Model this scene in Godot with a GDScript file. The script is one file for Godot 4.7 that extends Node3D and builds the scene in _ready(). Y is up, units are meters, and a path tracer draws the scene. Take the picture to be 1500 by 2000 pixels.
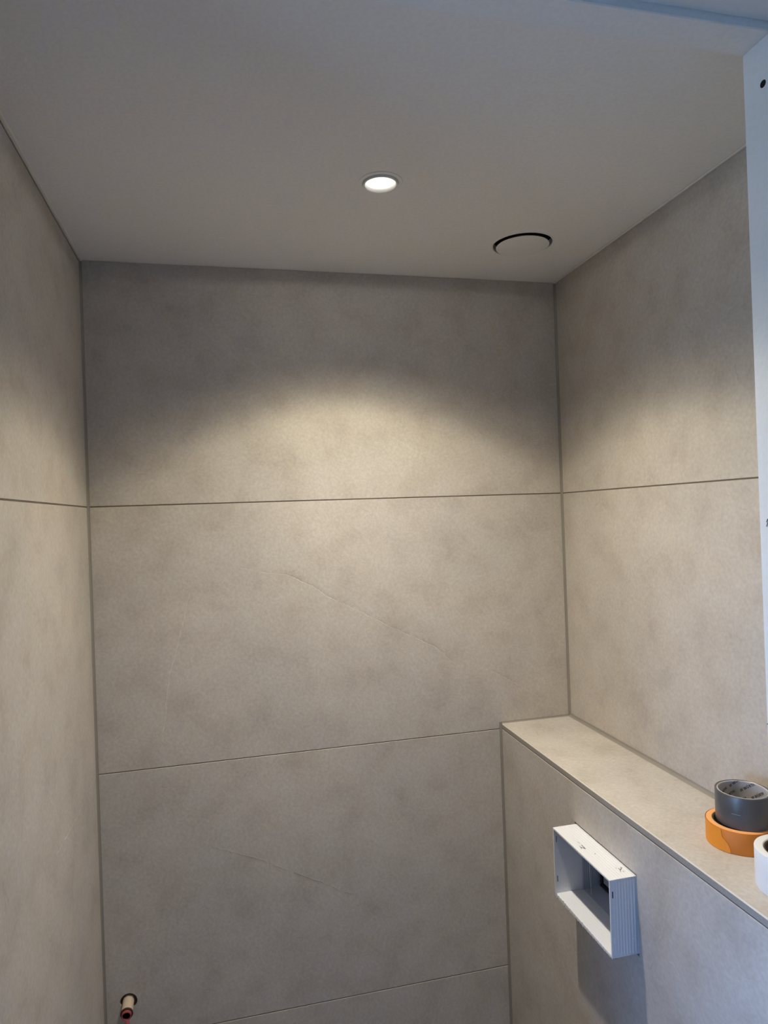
extends Node3D
# A small toilet room under construction, seen through its doorway. x right along the back wall,
# y up, z from the back wall towards the doorway. Metres.

const W := 1.167      # width of the room
const H := 2.3554     # ceiling height
const D := 0.896      # depth of the room up to the door frame
const LX := 0.972     # front face of the ledge
const LH := 1.2142    # top of the ledge
const T := 0.010      # tile thickness
const LAMP := Vector3(0.5905, H, 0.4535)
const VALVE := Vector3(0.969, H, 0.2285)
const VALVE_R := 0.0655
const LAMP_R := 0.030

var rng := RandomNumberGenerator.new()
var mats := {}
var rib_depth := 0.0004   # of the corrugated sleeve

# ------------------------------------------------------------------ naming
func taken(called: String, parent: Node) -> String:
	if not parent.has_node(NodePath(called)):
		return called
	var k := 1
	while parent.has_node(NodePath("%s_%03d" % [called, k])):
		k += 1
	return "%s_%03d" % [called, k]

func obj(called: String, mesh: Mesh, m: Material, parent: Node = self) -> MeshInstance3D:
	var o := MeshInstance3D.new()
	o.name = taken(called, parent)
	o.mesh = mesh
	if m:
		o.material_override = m
	o.cast_shadow = GeometryInstance3D.SHADOW_CASTING_SETTING_ON
	parent.add_child(o, true)
	return o

func thing(called: String, label: String, category: String, at := Vector3.ZERO) -> Node3D:
	var o := Node3D.new()
	o.name = taken(called, self)
	add_child(o, true)
	o.position = at
	o.set_meta("label", label)
	o.set_meta("category", category)
	return o

func structure(o: Node, label := "") -> Node:
	o.set_meta("kind", "structure")
	if label:
		o.set_meta("label", label)
	return o

# ------------------------------------------------------------------ mesh helpers
func start() -> SurfaceTool:
	var st := SurfaceTool.new()
	st.begin(Mesh.PRIMITIVE_TRIANGLES)
	return st

func tri(st: SurfaceTool, p: Array, n: Array, uv: Array = []) -> void:
	var a: Vector3 = p[0]
	var b: Vector3 = p[1]
	var c: Vector3 = p[2]
	var mean: Vector3 = n[0] + n[1] + n[2]
	var cr := (b - a).cross(c - a)
	if cr.length() < 1e-14:
		return
	var order := [0, 1, 2] if cr.dot(mean) < 0.0 else [0, 2, 1]
	for i in order:
		st.set_normal(n[i])
		st.set_uv(uv[i] if uv.size() else Vector2(p[i].x + p[i].z, p[i].y))
		st.add_vertex(p[i])

func quad(st: SurfaceTool, a: Vector3, b: Vector3, c: Vector3, d: Vector3, n: Vector3, uv: Array = []) -> void:
	tri(st, [a, b, c], [n, n, n], [uv[0], uv[1], uv[2]] if uv.size() else [])
	tri(st, [a, c, d], [n, n, n], [uv[0], uv[2], uv[3]] if uv.size() else [])

func face(st: SurfaceTool, a: Vector3, b: Vector3, c: Vector3, d: Vector3, away: Vector3) -> void:
	# a flat quad whose normal points away from the point «away»
	var n := (b - a).cross(c - a)
	if n.length() < 1e-14:
		n = (c - a).cross(d - a)
	n = n.normalized()
	if n.dot((a + b + c + d) / 4.0 - away) < 0.0:
		n = -n
	quad(st, a, b, c, d, n)

func box(st: SurfaceTool, lo: Vector3, hi: Vector3, bevel := 0.0) -> void:
	# a box with chamfered edges
	var c := (lo + hi) / 2.0
	var h := (hi - lo) / 2.0
	var b := minf(bevel, minf(h.x, minf(h.y, h.z)) * 0.9)
	for ax in 3:
		var u := (ax + 1) % 3
		var v := (ax + 2) % 3
		for s in [-1.0, 1.0]:
			var p := []
			for k in [[-1, -1], [1, -1], [1, 1], [-1, 1]]:
				var q := Vector3.ZERO
				q[ax] = s * h[ax]
				q[u] = k[0] * (h[u] - b)
				q[v] = k[1] * (h[v] - b)
				p.append(c + q)
			face(st, p[0], p[1], p[2], p[3], c)
	if b <= 0.0:
		return
	for ax in 3:
		var u := (ax + 1) % 3
		var v := (ax + 2) % 3
		for su in [-1.0, 1.0]:
			for sv in [-1.0, 1.0]:
				var p := []
				for k in [[-1, 0], [1, 0], [1, 1], [-1, 1]]:
					var q := Vector3.ZERO
					q[ax] = k[0] * (h[ax] - b)
					q[u] = su * (h[u] - (0.0 if k[1] == 0 else b))
					q[v] = sv * (h[v] - (b if k[1] == 0 else 0.0))
					p.append(c + q)
				face(st, p[0], p[1], p[2], p[3], c)
	for sx in [-1.0, 1.0]:
		for sy in [-1.0, 1.0]:
			for sz in [-1.0, 1.0]:
				var s := Vector3(sx, sy, sz)
				var n := s.normalized()
				tri(st, [c + s * Vector3(h.x, h.y - b, h.z - b), c + s * Vector3(h.x - b, h.y, h.z - b), c + s * Vector3(h.x - b, h.y - b, h.z)], [n, n, n])

func box_mesh(lo: Vector3, hi: Vector3, bevel := 0.0) -> ArrayMesh:
	var st := start()
	box(st, lo, hi, bevel)
	return st.commit()

func lathe(st: SurfaceTool, prof: Array, axis := Basis.IDENTITY, at := Vector3.ZERO, n := 64, sharp := 35.0) -> void:
	# turns points (radius, height) about y; corners sharper than «sharp» degrees keep an edge
	var cnt := prof.size()
	var dirs := []
	for i in cnt - 1:
		var d: Vector2 = (prof[i + 1] - prof[i]).normalized()
		dirs.append(Vector2(d.y, -d.x))
	for i in cnt - 1:
		var n0: Vector2 = dirs[i]
		var n1: Vector2 = dirs[i]
		if i > 0 and rad_to_deg(absf(dirs[i - 1].angle_to(dirs[i]))) < sharp:
			n0 = (dirs[i - 1] + dirs[i]).normalized()
		if i < cnt - 2 and rad_to_deg(absf(dirs[i + 1].angle_to(dirs[i]))) < sharp:
			n1 = (dirs[i + 1] + dirs[i]).normalized()
		for k in n:
			var p := []
			var q := []
			for e in [[k, 0], [k + 1, 0], [k + 1, 1], [k, 1]]:
				var a: float = TAU * e[0] / n
				var pt: Vector2 = prof[i + e[1]]
				var nn: Vector2 = n0 if e[1] == 0 else n1
				p.append(at + axis * Vector3(pt.x * cos(a), pt.y, pt.x * sin(a)))
				q.append(axis * Vector3(nn.x * cos(a), nn.y, nn.x * sin(a)))
			var uv := []
			for e in [[k, 0], [k + 1, 0], [k + 1, 1], [k, 1]]:
				uv.append(Vector2(float(e[0]) / n, float(i + e[1]) / (cnt - 1)))
			tri(st, [p[0], p[1], p[2]], [q[0], q[1], q[2]], [uv[0], uv[1], uv[2]])
			tri(st, [p[0], p[2], p[3]], [q[0], q[2], q[3]], [uv[0], uv[2], uv[3]])

func lathe_mesh(prof: Array, at := Vector3.ZERO, axis := Basis.IDENTITY, n := 64) -> ArrayMesh:
	var st := start()
	lathe(st, prof, axis, at, n)
	return st.commit()

func tube(st: SurfaceTool, pts: Array, r: float, n := 8) -> void:
	var rings := []
	for i in pts.size():
		var t: Vector3 = (pts[mini(i + 1, pts.size() - 1)] - pts[maxi(i - 1, 0)]).normalized()
		var a := t.cross(Vector3(0.3, 0.2, 1.0).normalized()).normalized()
		var b := t.cross(a)
		var ring := []
		for k in n:
			var w := TAU * k / n
			ring.append([pts[i] + (a * cos(w) + b * sin(w)) * r, a * cos(w) + b * sin(w)])
		rings.append(ring)
	for i in pts.size() - 1:
		for k in n:
			var A = rings[i][k]
			var B = rings[i][(k + 1) % n]
			var C = rings[i + 1][(k + 1) % n]
			var E = rings[i + 1][k]
			tri(st, [A[0], B[0], C[0]], [A[1], B[1], C[1]])
			tri(st, [A[0], C[0], E[0]], [A[1], C[1], E[1]])

func holed(st: SurfaceTool, o: Vector3, u: Vector3, v: Vector3, n: Vector3, a: Vector2, b: Vector2, c: Vector2, r: float, deep: float, uv_lo := Vector2.ZERO, uv_hi := Vector2.ONE, seg := 64) -> void:
	# the rectangle a..b of the plane o + u x + v y with a round hole, and the hole's inside down to «deep»
	var P := func(x: float, y: float) -> Vector3: return o + u * x + v * y
	var UV := func(x: float, y: float) -> Vector2: return Vector2((x - uv_lo.x) / (uv_hi.x - uv_lo.x), 1.0 - (y - uv_lo.y) / (uv_hi.y - uv_lo.y))
	for k in seg:
		var q := []
		var w := []
		var g := []
		for kk in [k, k + 1]:
			var t: float = TAU * kk / seg
			var d := Vector2(cos(t), sin(t))
			var reach := INF
			if d.x > 1e-9: reach = minf(reach, (b.x - c.x) / d.x)
			if d.x < -1e-9: reach = minf(reach, (a.x - c.x) / d.x)
			if d.y > 1e-9: reach = minf(reach, (b.y - c.y) / d.y)
			if d.y < -1e-9: reach = minf(reach, (a.y - c.y) / d.y)
			q.append(c + d * r)
			w.append(c + d * reach)
			g.append(d)
		quad(st, P.call(q[0].x, q[0].y), P.call(q[1].x, q[1].y), P.call(w[1].x, w[1].y), P.call(w[0].x, w[0].y), n,
			[UV.call(q[0].x, q[0].y), UV.call(q[1].x, q[1].y), UV.call(w[1].x, w[1].y), UV.call(w[0].x, w[0].y)])
		# the corner that the two rays leave out
		var e0: Vector2 = w[0]
		var e1: Vector2 = w[1]
		if absf(e0.x - e1.x) > 1e-6 and absf(e0.y - e1.y) > 1e-6:
			var corner := Vector2(b.x if maxf(e0.x, e1.x) > c.x else a.x, b.y if maxf(e0.y, e1.y) > c.y else a.y)
			tri(st, [P.call(e0.x, e0.y), P.call(corner.x, corner.y), P.call(e1.x, e1.y)], [n, n, n], [UV.call(e0.x, e0.y), UV.call(corner.x, corner.y), UV.call(e1.x, e1.y)])
		if deep > 0.0:
			var p0: Vector3 = P.call(q[0].x, q[0].y)
			var p1: Vector3 = P.call(q[1].x, q[1].y)
			var m: Vector2 = -(g[0] + g[1]).normalized()
			quad(st, p0, p1, p1 - n * deep, p0 - n * deep, u * m.x + v * m.y)

# ------------------------------------------------------------------ materials
func plain(key: String, color: Color, rough := 0.6, metal := 0.0, spec := 0.5) -> StandardMaterial3D:
	if mats.has(key):
		return mats[key]
	var m := StandardMaterial3D.new()
	m.resource_name = key
	m.albedo_color = color
	m.roughness = rough
	m.metallic = metal
	m.metallic_specular = spec
	mats[key] = m
	return m

func grain(key: String, color: Color, rough: float, freq: float, amount: float, bump: float, size := 0.3) -> StandardMaterial3D:
	# plain paint or plastic with a faint unevenness, laid by world position
	if mats.has(key):
		return mats[key]
	var m := plain(key, color, rough)
	var f := FastNoiseLite.new()
	f.seed = hash(key) % 1000
	f.frequency = freq
	f.fractal_octaves = 4
	var img := f.get_seamless_image(256, 256)
	var data := img.get_data()
	var rgb := PackedByteArray()
	rgb.resize(256 * 256 * 3)
	for i in 256 * 256:
		var t := clampi(int(255.0 * (1.0 - amount * (1.0 - data[i] / 255.0))), 0, 255)
		rgb[i * 3] = t
		rgb[i * 3 + 1] = t
		rgb[i * 3 + 2] = t
	m.albedo_texture = ImageTexture.create_from_image(Image.create_from_data(256, 256, false, Image.FORMAT_RGB8, rgb))
	if bump > 0.0:
		var nm: Image = img.duplicate()
		nm.convert(Image.FORMAT_RGBA8)
		nm.bump_map_to_normal_map(bump)
		m.normal_enabled = true
		m.normal_texture = ImageTexture.create_from_image(nm)
	m.uv1_triplanar = true
	m.uv1_world_triplanar = true
	m.uv1_scale = Vector3.ONE / size
	return m

# stone-look porcelain: cloudy tone, fine mottling, hairline marks, cleft edges. Lengths in metres, v down.
func tile_material(key: String, size: Vector2, ppm: float, sd: int, clefts: Array, veins: Array, tone := 1.0) -> StandardMaterial3D:
	var w := int(size.x * ppm)
	var h := int(size.y * ppm)
	var layers := []
	for spec in [[2.2, 3, 1.0], [9.0, 5, 1.0], [110.0, 3, 0.6], [60.0, 3, 1.0]]:
		var f := FastNoiseLite.new()
		f.noise_type = FastNoiseLite.TYPE_SIMPLEX_SMOOTH
		f.seed = sd * 17 + layers.size()
		f.frequency = spec[0] / ppm
		f.fractal_octaves = spec[1]
		f.domain_warp_enabled = layers.size() == 1
		f.domain_warp_amplitude = 0.02 * ppm
		f.domain_warp_frequency = 20.0 / ppm
		f.offset = Vector3(sd * 531.0, sd * 77.0, 0)
		layers.append(f.get_image(w, h, false, false, false).get_data())
	var al := PackedFloat32Array()
	var hg := PackedFloat32Array()
	al.resize(w * h)
	hg.resize(w * h)
	rng.seed = sd
	# cleft edges: a light line, and below it a shallow recess that runs out again
	for c in clefts:
		var pts: Array = c[0]
		var depth: float = c[1]
		var side: float = c[2]
		var wide: float = c[3] * ppm
		var dn := FastNoiseLite.new()
		dn.seed = sd + 5
		dn.frequency = 0.035
		for i in pts.size() - 1:
			var a: Vector2 = pts[i] * ppm
			var b: Vector2 = pts[i + 1] * ppm
			var n := (b - a).normalized().orthogonal() * side
			var steps := int(a.distance_to(b) * 1.6) + 1
			for s in steps:
				var p: Vector2 = a.lerp(b, float(s) / steps)
				var along := (i + float(s) / steps) / (pts.size() - 1)
				var fade := minf(1.0, minf(along, 1.0 - along) * 6.0) * clampf(0.60 + 1.5 * dn.get_noise_1d(p.x * 0.5 + p.y * 0.2), 0.08, 1.3)
				var j := p + n * dn.get_noise_1d(p.x * 2.0 + 900.0) * 2.6
				var d := -1.0
				while d < wide:
					var q := j + n * d
					var qx := int(q.x)
					var qy := int(q.y)
					if qx >= 0 and qy >= 0 and qx < w and qy < h:
						var k := qy * w + qx
						if d < 0.9:
							al[k] = maxf(al[k], 0.030 * fade)
							hg[k] = maxf(hg[k], 0.35 * depth * fade)
						else:
							hg[k] = minf(hg[k], -depth * fade * (1.0 - d / wide))
							al[k] = minf(al[k], -0.060 * depth * fade * pow(1.0 - d / wide, 2.5)) if al[k] <= 0.0 else al[k]
					d += 0.6
	for c in veins:
		stroke(al, hg, w, h, c[0], ppm, c[1], c[2], c[3], sd)
	# hairline marks scattered over the tile
	var marks := int(size.x * size.y * 75.0)
	for k in marks:
		var p := Vector2(rng.randf() * size.x, rng.randf() * size.y)
		var dir := rng.randf() * TAU
		var pts := [p]
		for i in rng.randi_range(3, 9):
			dir += rng.randf_range(-0.7, 0.7)
			p += Vector2(cos(dir), sin(dir)) * rng.randf_range(0.003, 0.009)
			pts.append(p)
		var light := rng.randf() < 0.45
		stroke(al, hg, w, h, pts, ppm, 0.0008, (0.045 if light else -0.085) * rng.randf_range(0.4, 1.0), -0.25, sd + k)
	for k in int(size.x * size.y * 14.0):
		var p := Vector2(rng.randf() * size.x, rng.randf() * size.y)
		stroke(al, hg, w, h, [p, p + Vector2(0.002, 0.001)], ppm, 0.0014, -0.10 * rng.randf_range(0.3, 1.0), -0.3, sd + k)
	var rgb := PackedByteArray()
	var hb := PackedByteArray()
	rgb.resize(w * h * 3)
	hb.resize(w * h)
	var l0: PackedByteArray = layers[0]
	var l1: PackedByteArray = layers[1]
	var l2: PackedByteArray = layers[2]
	var l3: PackedByteArray = layers[3]
	var base := Color(0.748, 0.720, 0.684) * tone
	for i in w * h:
		var big := (l0[i] - 128) / 128.0
		var mid := (l1[i] - 128) / 128.0
		var fine := (l2[i] - 128) / 128.0
		var g := (l3[i] - 128) / 128.0
		var blot := minf(0.0, mid + 0.12)
		var t := big * 0.024 + blot * 0.040 + mid * 0.030 + fine * 0.034 + g * 0.020 + al[i]
		var warm := (big - mid) * 0.006
		rgb[i * 3] = clampi(int(255.0 * (base.r + t + warm)), 0, 255)
		rgb[i * 3 + 1] = clampi(int(255.0 * (base.g + t)), 0, 255)
		rgb[i * 3 + 2] = clampi(int(255.0 * (base.b + t * 0.95 - warm)), 0, 255)
		hb[i] = clampi(int(128.0 + 7.0 * fine + 12.0 * g + 14.0 * mid + 44.0 * hg[i]), 0, 255)
	var m := StandardMaterial3D.new()
	m.resource_name = key
	m.albedo_texture = ImageTexture.create_from_image(Image.create_from_data(w, h, false, Image.FORMAT_RGB8, rgb))
	var nm := Image.create_from_data(w, h, false, Image.FORMAT_L8, hb)
	nm.convert(Image.FORMAT_RGBA8)
	nm.bump_map_to_normal_map(2.2)
	m.normal_enabled = true
	m.normal_texture = ImageTexture.create_from_image(nm)
	m.normal_scale = 1.0
	m.roughness = 0.62
	m.metallic_specular = 0.4
	return m

func stroke(al: PackedFloat32Array, hg: PackedFloat32Array, w: int, h: int, pts: Array, ppm: float, width: float, tone: float, height: float, sd: int) -> void:
	var wn := FastNoiseLite.new()
	wn.seed = sd
	wn.frequency = 0.04
	var r := maxf(width * ppm * 0.5, 0.6)
	var reach := int(ceil(r)) + 1
	for i in pts.size() - 1:
		var a: Vector2 = pts[i] * ppm
		var b: Vector2 = pts[i + 1] * ppm
		var n := (b - a).normalized().orthogonal()
		var steps := int(a.distance_to(b) * 1.2) + 1
		for s in steps:
			var along := (i + float(s) / steps) / (pts.size() - 1)
			var p := a.lerp(b, float(s) / steps)
			p += n * wn.get_noise_1d(p.x + p.y) * 3.0
			var fade := minf(1.0, minf(along, 1.0 - along) * 5.0 + 0.15) * clampf(0.7 + 1.2 * wn.get_noise_1d(p.x * 0.6 - p.y + 400.0), 0.1, 1.3)
			for y in range(int(p.y) - reach, int(p.y) + reach + 1):
				for x in range(int(p.x) - reach, int(p.x) + reach + 1):
					if x >= 0 and y >= 0 and x < w and y < h:
						var d := Vector2(x + 0.5, y + 0.5).distance_to(p)
						var t := clampf(r + 0.5 - d, 0.0, 1.0) * fade
						if t > 0.0:
							var k := y * w + x
							if absf(al[k]) < absf(tone * t):
								al[k] = tone * t
							if absf(hg[k]) < absf(height * t):
								hg[k] = height * t

# ------------------------------------------------------------------ tiles
# One tile: its face is the rectangle a..b of the plane o + u x + v y, normal n, edges bevelled, with an optional window cut through.
func tile_mesh(o: Vector3, u: Vector3, v: Vector3, n: Vector3, a: Vector2, b: Vector2, cut := Rect2(), hole := Vector3.ZERO) -> ArrayMesh:
	var st := start()
	var e := 0.0007
	var P := func(x: float, y: float, d: float) -> Vector3: return o + u * x + v * y - n * d
	var UV := func(x: float, y: float) -> Vector2: return Vector2((x - a.x) / (b.x - a.x), 1.0 - (y - a.y) / (b.y - a.y))
	var R := func(x0: float, y0: float, x1: float, y1: float) -> void:
		quad(st, P.call(x0, y0, 0.0), P.call(x1, y0, 0.0), P.call(x1, y1, 0.0), P.call(x0, y1, 0.0), n, [UV.call(x0, y0), UV.call(x1, y0), UV.call(x1, y1), UV.call(x0, y1)])
	var x0 := a.x + e
	var y0 := a.y + e
	var x1 := b.x - e
	var y1 := b.y - e
	if hole.z > 0.0:
		var k := hole.z * 1.6
		var l := maxf(x0, hole.x - k)
		R.call(x0, y0, l, y1)
		R.call(hole.x + k, y0, x1, y1)
		R.call(l, y0, hole.x + k, hole.y - k)
		R.call(l, hole.y + k, hole.x + k, y1)
		holed(st, o, u, v, n, Vector2(l, hole.y - k), Vector2(hole.x + k, hole.y + k), Vector2(hole.x, hole.y), hole.z, T, a, b)
	elif cut.size.x > 0.0:
		var c0 := cut.position
		var c1 := cut.end
		R.call(x0, y0, c0.x, y1)
		R.call(c1.x, y0, x1, y1)
		R.call(c0.x, y0, c1.x, c0.y)
		R.call(c0.x, c1.y, c1.x, y1)
		quad(st, P.call(c0.x, c0.y, 0), P.call(c0.x, c1.y, 0), P.call(c0.x, c1.y, T), P.call(c0.x, c0.y, T), u)
		quad(st, P.call(c1.x, c0.y, 0), P.call(c1.x, c1.y, 0), P.call(c1.x, c1.y, T), P.call(c1.x, c0.y, T), -u)
		quad(st, P.call(c0.x, c0.y, 0), P.call(c1.x, c0.y, 0), P.call(c1.x, c0.y, T), P.call(c0.x, c0.y, T), v)
		quad(st, P.call(c0.x, c1.y, 0), P.call(c1.x, c1.y, 0), P.call(c1.x, c1.y, T), P.call(c0.x, c1.y, T), -v)
	else:
		R.call(x0, y0, x1, y1)
	for s in [[Vector2(a.x, a.y), Vector2(b.x, a.y), -v], [Vector2(a.x, b.y), Vector2(b.x, b.y), v], [Vector2(a.x, a.y), Vector2(a.x, b.y), -u], [Vector2(b.x, a.y), Vector2(b.x, b.y), u]]:
		var p: Vector2 = s[0]
		var q: Vector2 = s[1]
		var mid := (a + b) / 2.0
		var ip := p + Vector2(signf(mid.x - p.x), signf(mid.y - p.y)) * e
		var iq := q + Vector2(signf(mid.x - q.x), signf(mid.y - q.y)) * e
		var uv := [UV.call(p.x, p.y), UV.call(q.x, q.y), UV.call(iq.x, iq.y), UV.call(ip.x, ip.y)]
		quad(st, P.call(p.x, p.y, e), P.call(q.x, q.y, e), P.call(iq.x, iq.y, 0), P.call(ip.x, ip.y, 0), (n + s[2]).normalized(), uv)
		quad(st, P.call(p.x, p.y, e), P.call(q.x, q.y, e), P.call(q.x, q.y, T), P.call(p.x, p.y, T), s[2], uv)
	st.generate_tangents()
	return st.commit()

func vv(list: Array, x0: float, top: float, flip := 0.0) -> Array:
	# points measured on the wall (along, height) to points on a tile (along, down)
	var out := []
	for p in list:
		out.append(Vector2((flip - p[0]) if flip > 0.0 else p[0] - x0, top - p[1]))
	return out

func bead(corner: Vector3, du: Vector3, dv: Vector3, along: Vector3, leg := 0.006) -> ArrayMesh:
	# a hollow silicone fillet in an inner corner: the corner line, the two walls' directions away from it
	var st := start()
	var n := 5
	for i in n:
		var f := []
		for k in [i, i + 1]:
			var t: float = PI / 2.0 * k / n
			f.append(corner + (du + dv) * leg - (du * sin(t) + dv * cos(t)) * leg)
		var mid := corner + (du + dv) * leg
		var na: Vector3 = (mid - f[0]).normalized()
		var nb: Vector3 = (mid - f[1]).normalized()
		tri(st, [f[0], f[1], f[1] + along], [na, nb, nb])
		tri(st, [f[0], f[1] + along, f[0] + along], [na, nb, na])
	face(st, corner, corner + du * leg, corner + du * leg + along, corner + along, corner + dv * leg)
	face(st, corner, corner + dv * leg, corner + dv * leg + along, corner + along, corner + du * leg)
	return st.commit()

# ------------------------------------------------------------------ build
func _ready() -> void:
	rng.seed = 4
	# camera
	var cam := Camera3D.new()
	cam.name = "camera"
	add_child(cam, true)
	cam.transform = Transform3D(Basis(Vector3(0.97277, -0.0351, 0.2291), Vector3(0.03345, 0.99938, 0.01107), Vector3(-0.22934, -0.00311, 0.97334)), Vector3(0.29843, 1.76127, 1.63018))
	cam.fov = rad_to_deg(2.0 * atan(1000.0 / 1323.1))
	cam.near = 0.02
	cam.far = 60.0
	cam.current = true
	# sky and exposure
	var env := Environment.new()
	env.background_mode = Environment.BG_SKY
	var sky := Sky.new()
	var sm := ProceduralSkyMaterial.new()
	sm.sky_top_color = Color(0.378, 0.57, 0.92)
	sm.sky_horizon_color = Color(0.607, 0.75, 0.98)
	sm.ground_bottom_color = Color(0.224, 0.274, 0.34)
	sm.ground_horizon_color = Color(0.477, 0.59, 0.76)
	sky.sky_material = sm
	env.sky = sky
	env.background_energy_multiplier = 30.0
	env.tonemap_mode = Environment.TONE_MAPPER_LINEAR
	env.tonemap_exposure = 1.0
	env.sdfgi_enabled = true
	env.ssao_enabled = true
	env.ssil_enabled = true
	var we := WorldEnvironment.new()
	we.name = "world_environment"
	we.environment = env
	add_child(we, true)
	# daylight that comes in by the window of the hall
	var day := AreaLight3D.new()
	day.name = "window_daylight"
	day.area_size = Vector2(0.9, 1.1)
	day.light_color = Color(0.687, 0.878, 1.0)
	day.light_energy = 0.878
	day.shadow_enabled = true
	day.area_range = 8.0
	day.position = Vector3(-1.45, 1.45, 1.65)
	add_child(day, true)
	day.look_at_from_position(day.position, day.position + Vector3(1, 0, 0), Vector3.UP)

	build_shell()
	build_tiles()
	build_door()
	build_hall()
	build_ledge()
	build_downlight()
	build_valve()
	build_flush_frame()
	build_tapes()
	build_pipe()

func build_shell() -> void:
	var grout := plain("grout", Color(0.42, 0.38, 0.34), 0.9)
	var paint := grain("ceiling_paint", Color(0.95, 0.945, 0.935), 0.85, 0.05, 0.03, 0.35, 0.12)
	structure(obj("wall_back", box_mesh(Vector3(-0.11, 0, -0.11), Vector3(W + 0.11, H + 0.1, -T)), grout), "tiled back wall of the toilet room")
	structure(obj("wall_left", box_mesh(Vector3(-0.11, 0, -T), Vector3(-T, H + 0.1, 0.94)), grout), "tiled left wall of the toilet room")
	structure(obj("wall_right", box_mesh(Vector3(W + T, 0, -T), Vector3(W + 0.11, H + 0.1, 0.94)), grout), "tiled right wall of the toilet room")
	structure(obj("floor", box_mesh(Vector3(-0.11, -0.1, -0.11), Vector3(W + 0.11, 0, 0.94)), grain("floor_screed", Color(0.54, 0.525, 0.505), 0.8, 0.03, 0.15, 0.3, 0.4)))
	# the plasterboard ceiling with its two round cut-outs, and the slab above it
	var st := start()
	var u := Vector3(1, 0, 0)
	var v := Vector3(0, 0, 1)
	var o := Vector3(0, H, 0)
	var R := func(x0: float, z0: float, x1: float, z1: float) -> void:
		quad(st, Vector3(x0, H, z0), Vector3(x1, H, z0), Vector3(x1, H, z1), Vector3(x0, H, z1), Vector3.DOWN)
	var sq := 0.10
	R.call(-T, -T, LAMP.x - sq, 0.94)
	R.call(LAMP.x - sq, -T, LAMP.x + sq, LAMP.z - sq)
	R.call(LAMP.x - sq, LAMP.z + sq, LAMP.x + sq, 0.94)
	R.call(LAMP.x + sq, -T, VALVE.x - sq, 0.94)
	R.call(VALVE.x - sq, -T, VALVE.x + sq, VALVE.z - sq)
	R.call(VALVE.x - sq, VALVE.z + sq, VALVE.x + sq, 0.94)
	R.call(VALVE.x + sq, -T, W + T, 0.94)
	holed(st, o, u, v, Vector3.DOWN, Vector2(LAMP.x - sq, LAMP.z - sq), Vector2(LAMP.x + sq, LAMP.z + sq), Vector2(LAMP.x, LAMP.z), LAMP_R + 0.003, 0.0125)
	holed(st, o, u, v, Vector3.DOWN, Vector2(VALVE.x - sq, VALVE.z - sq), Vector2(VALVE.x + sq, VALVE.z + sq), Vector2(VALVE.x, VALVE.z), VALVE_R + 0.002, 0.0125)
	var c := obj("ceiling", st.commit(), paint)
	structure(c, "white painted ceiling of the toilet room")
	obj("slab", box_mesh(Vector3(-0.11, H + 0.1, -0.11), Vector3(W + 0.11, H + 0.2, 0.94)), plain("concrete", Color(0.5, 0.5, 0.5), 0.9), c)
	# acrylic beads where the ceiling meets the side walls
	var white := plain("white_acrylic", Color(0.90, 0.89, 0.86), 0.5)
	structure(obj("trim_1", box_mesh(Vector3(0.0, H - 0.0028, 0.0), Vector3(0.0075, H, 0.94), 0.0012), white), "pale sealant strip between ceiling and left wall")
	structure(obj("trim_2", box_mesh(Vector3(W - 0.006, H - 0.003, 0.0), Vector3(W, H, 0.94), 0.0012), white), "pale sealant strip between ceiling and right wall")

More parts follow.
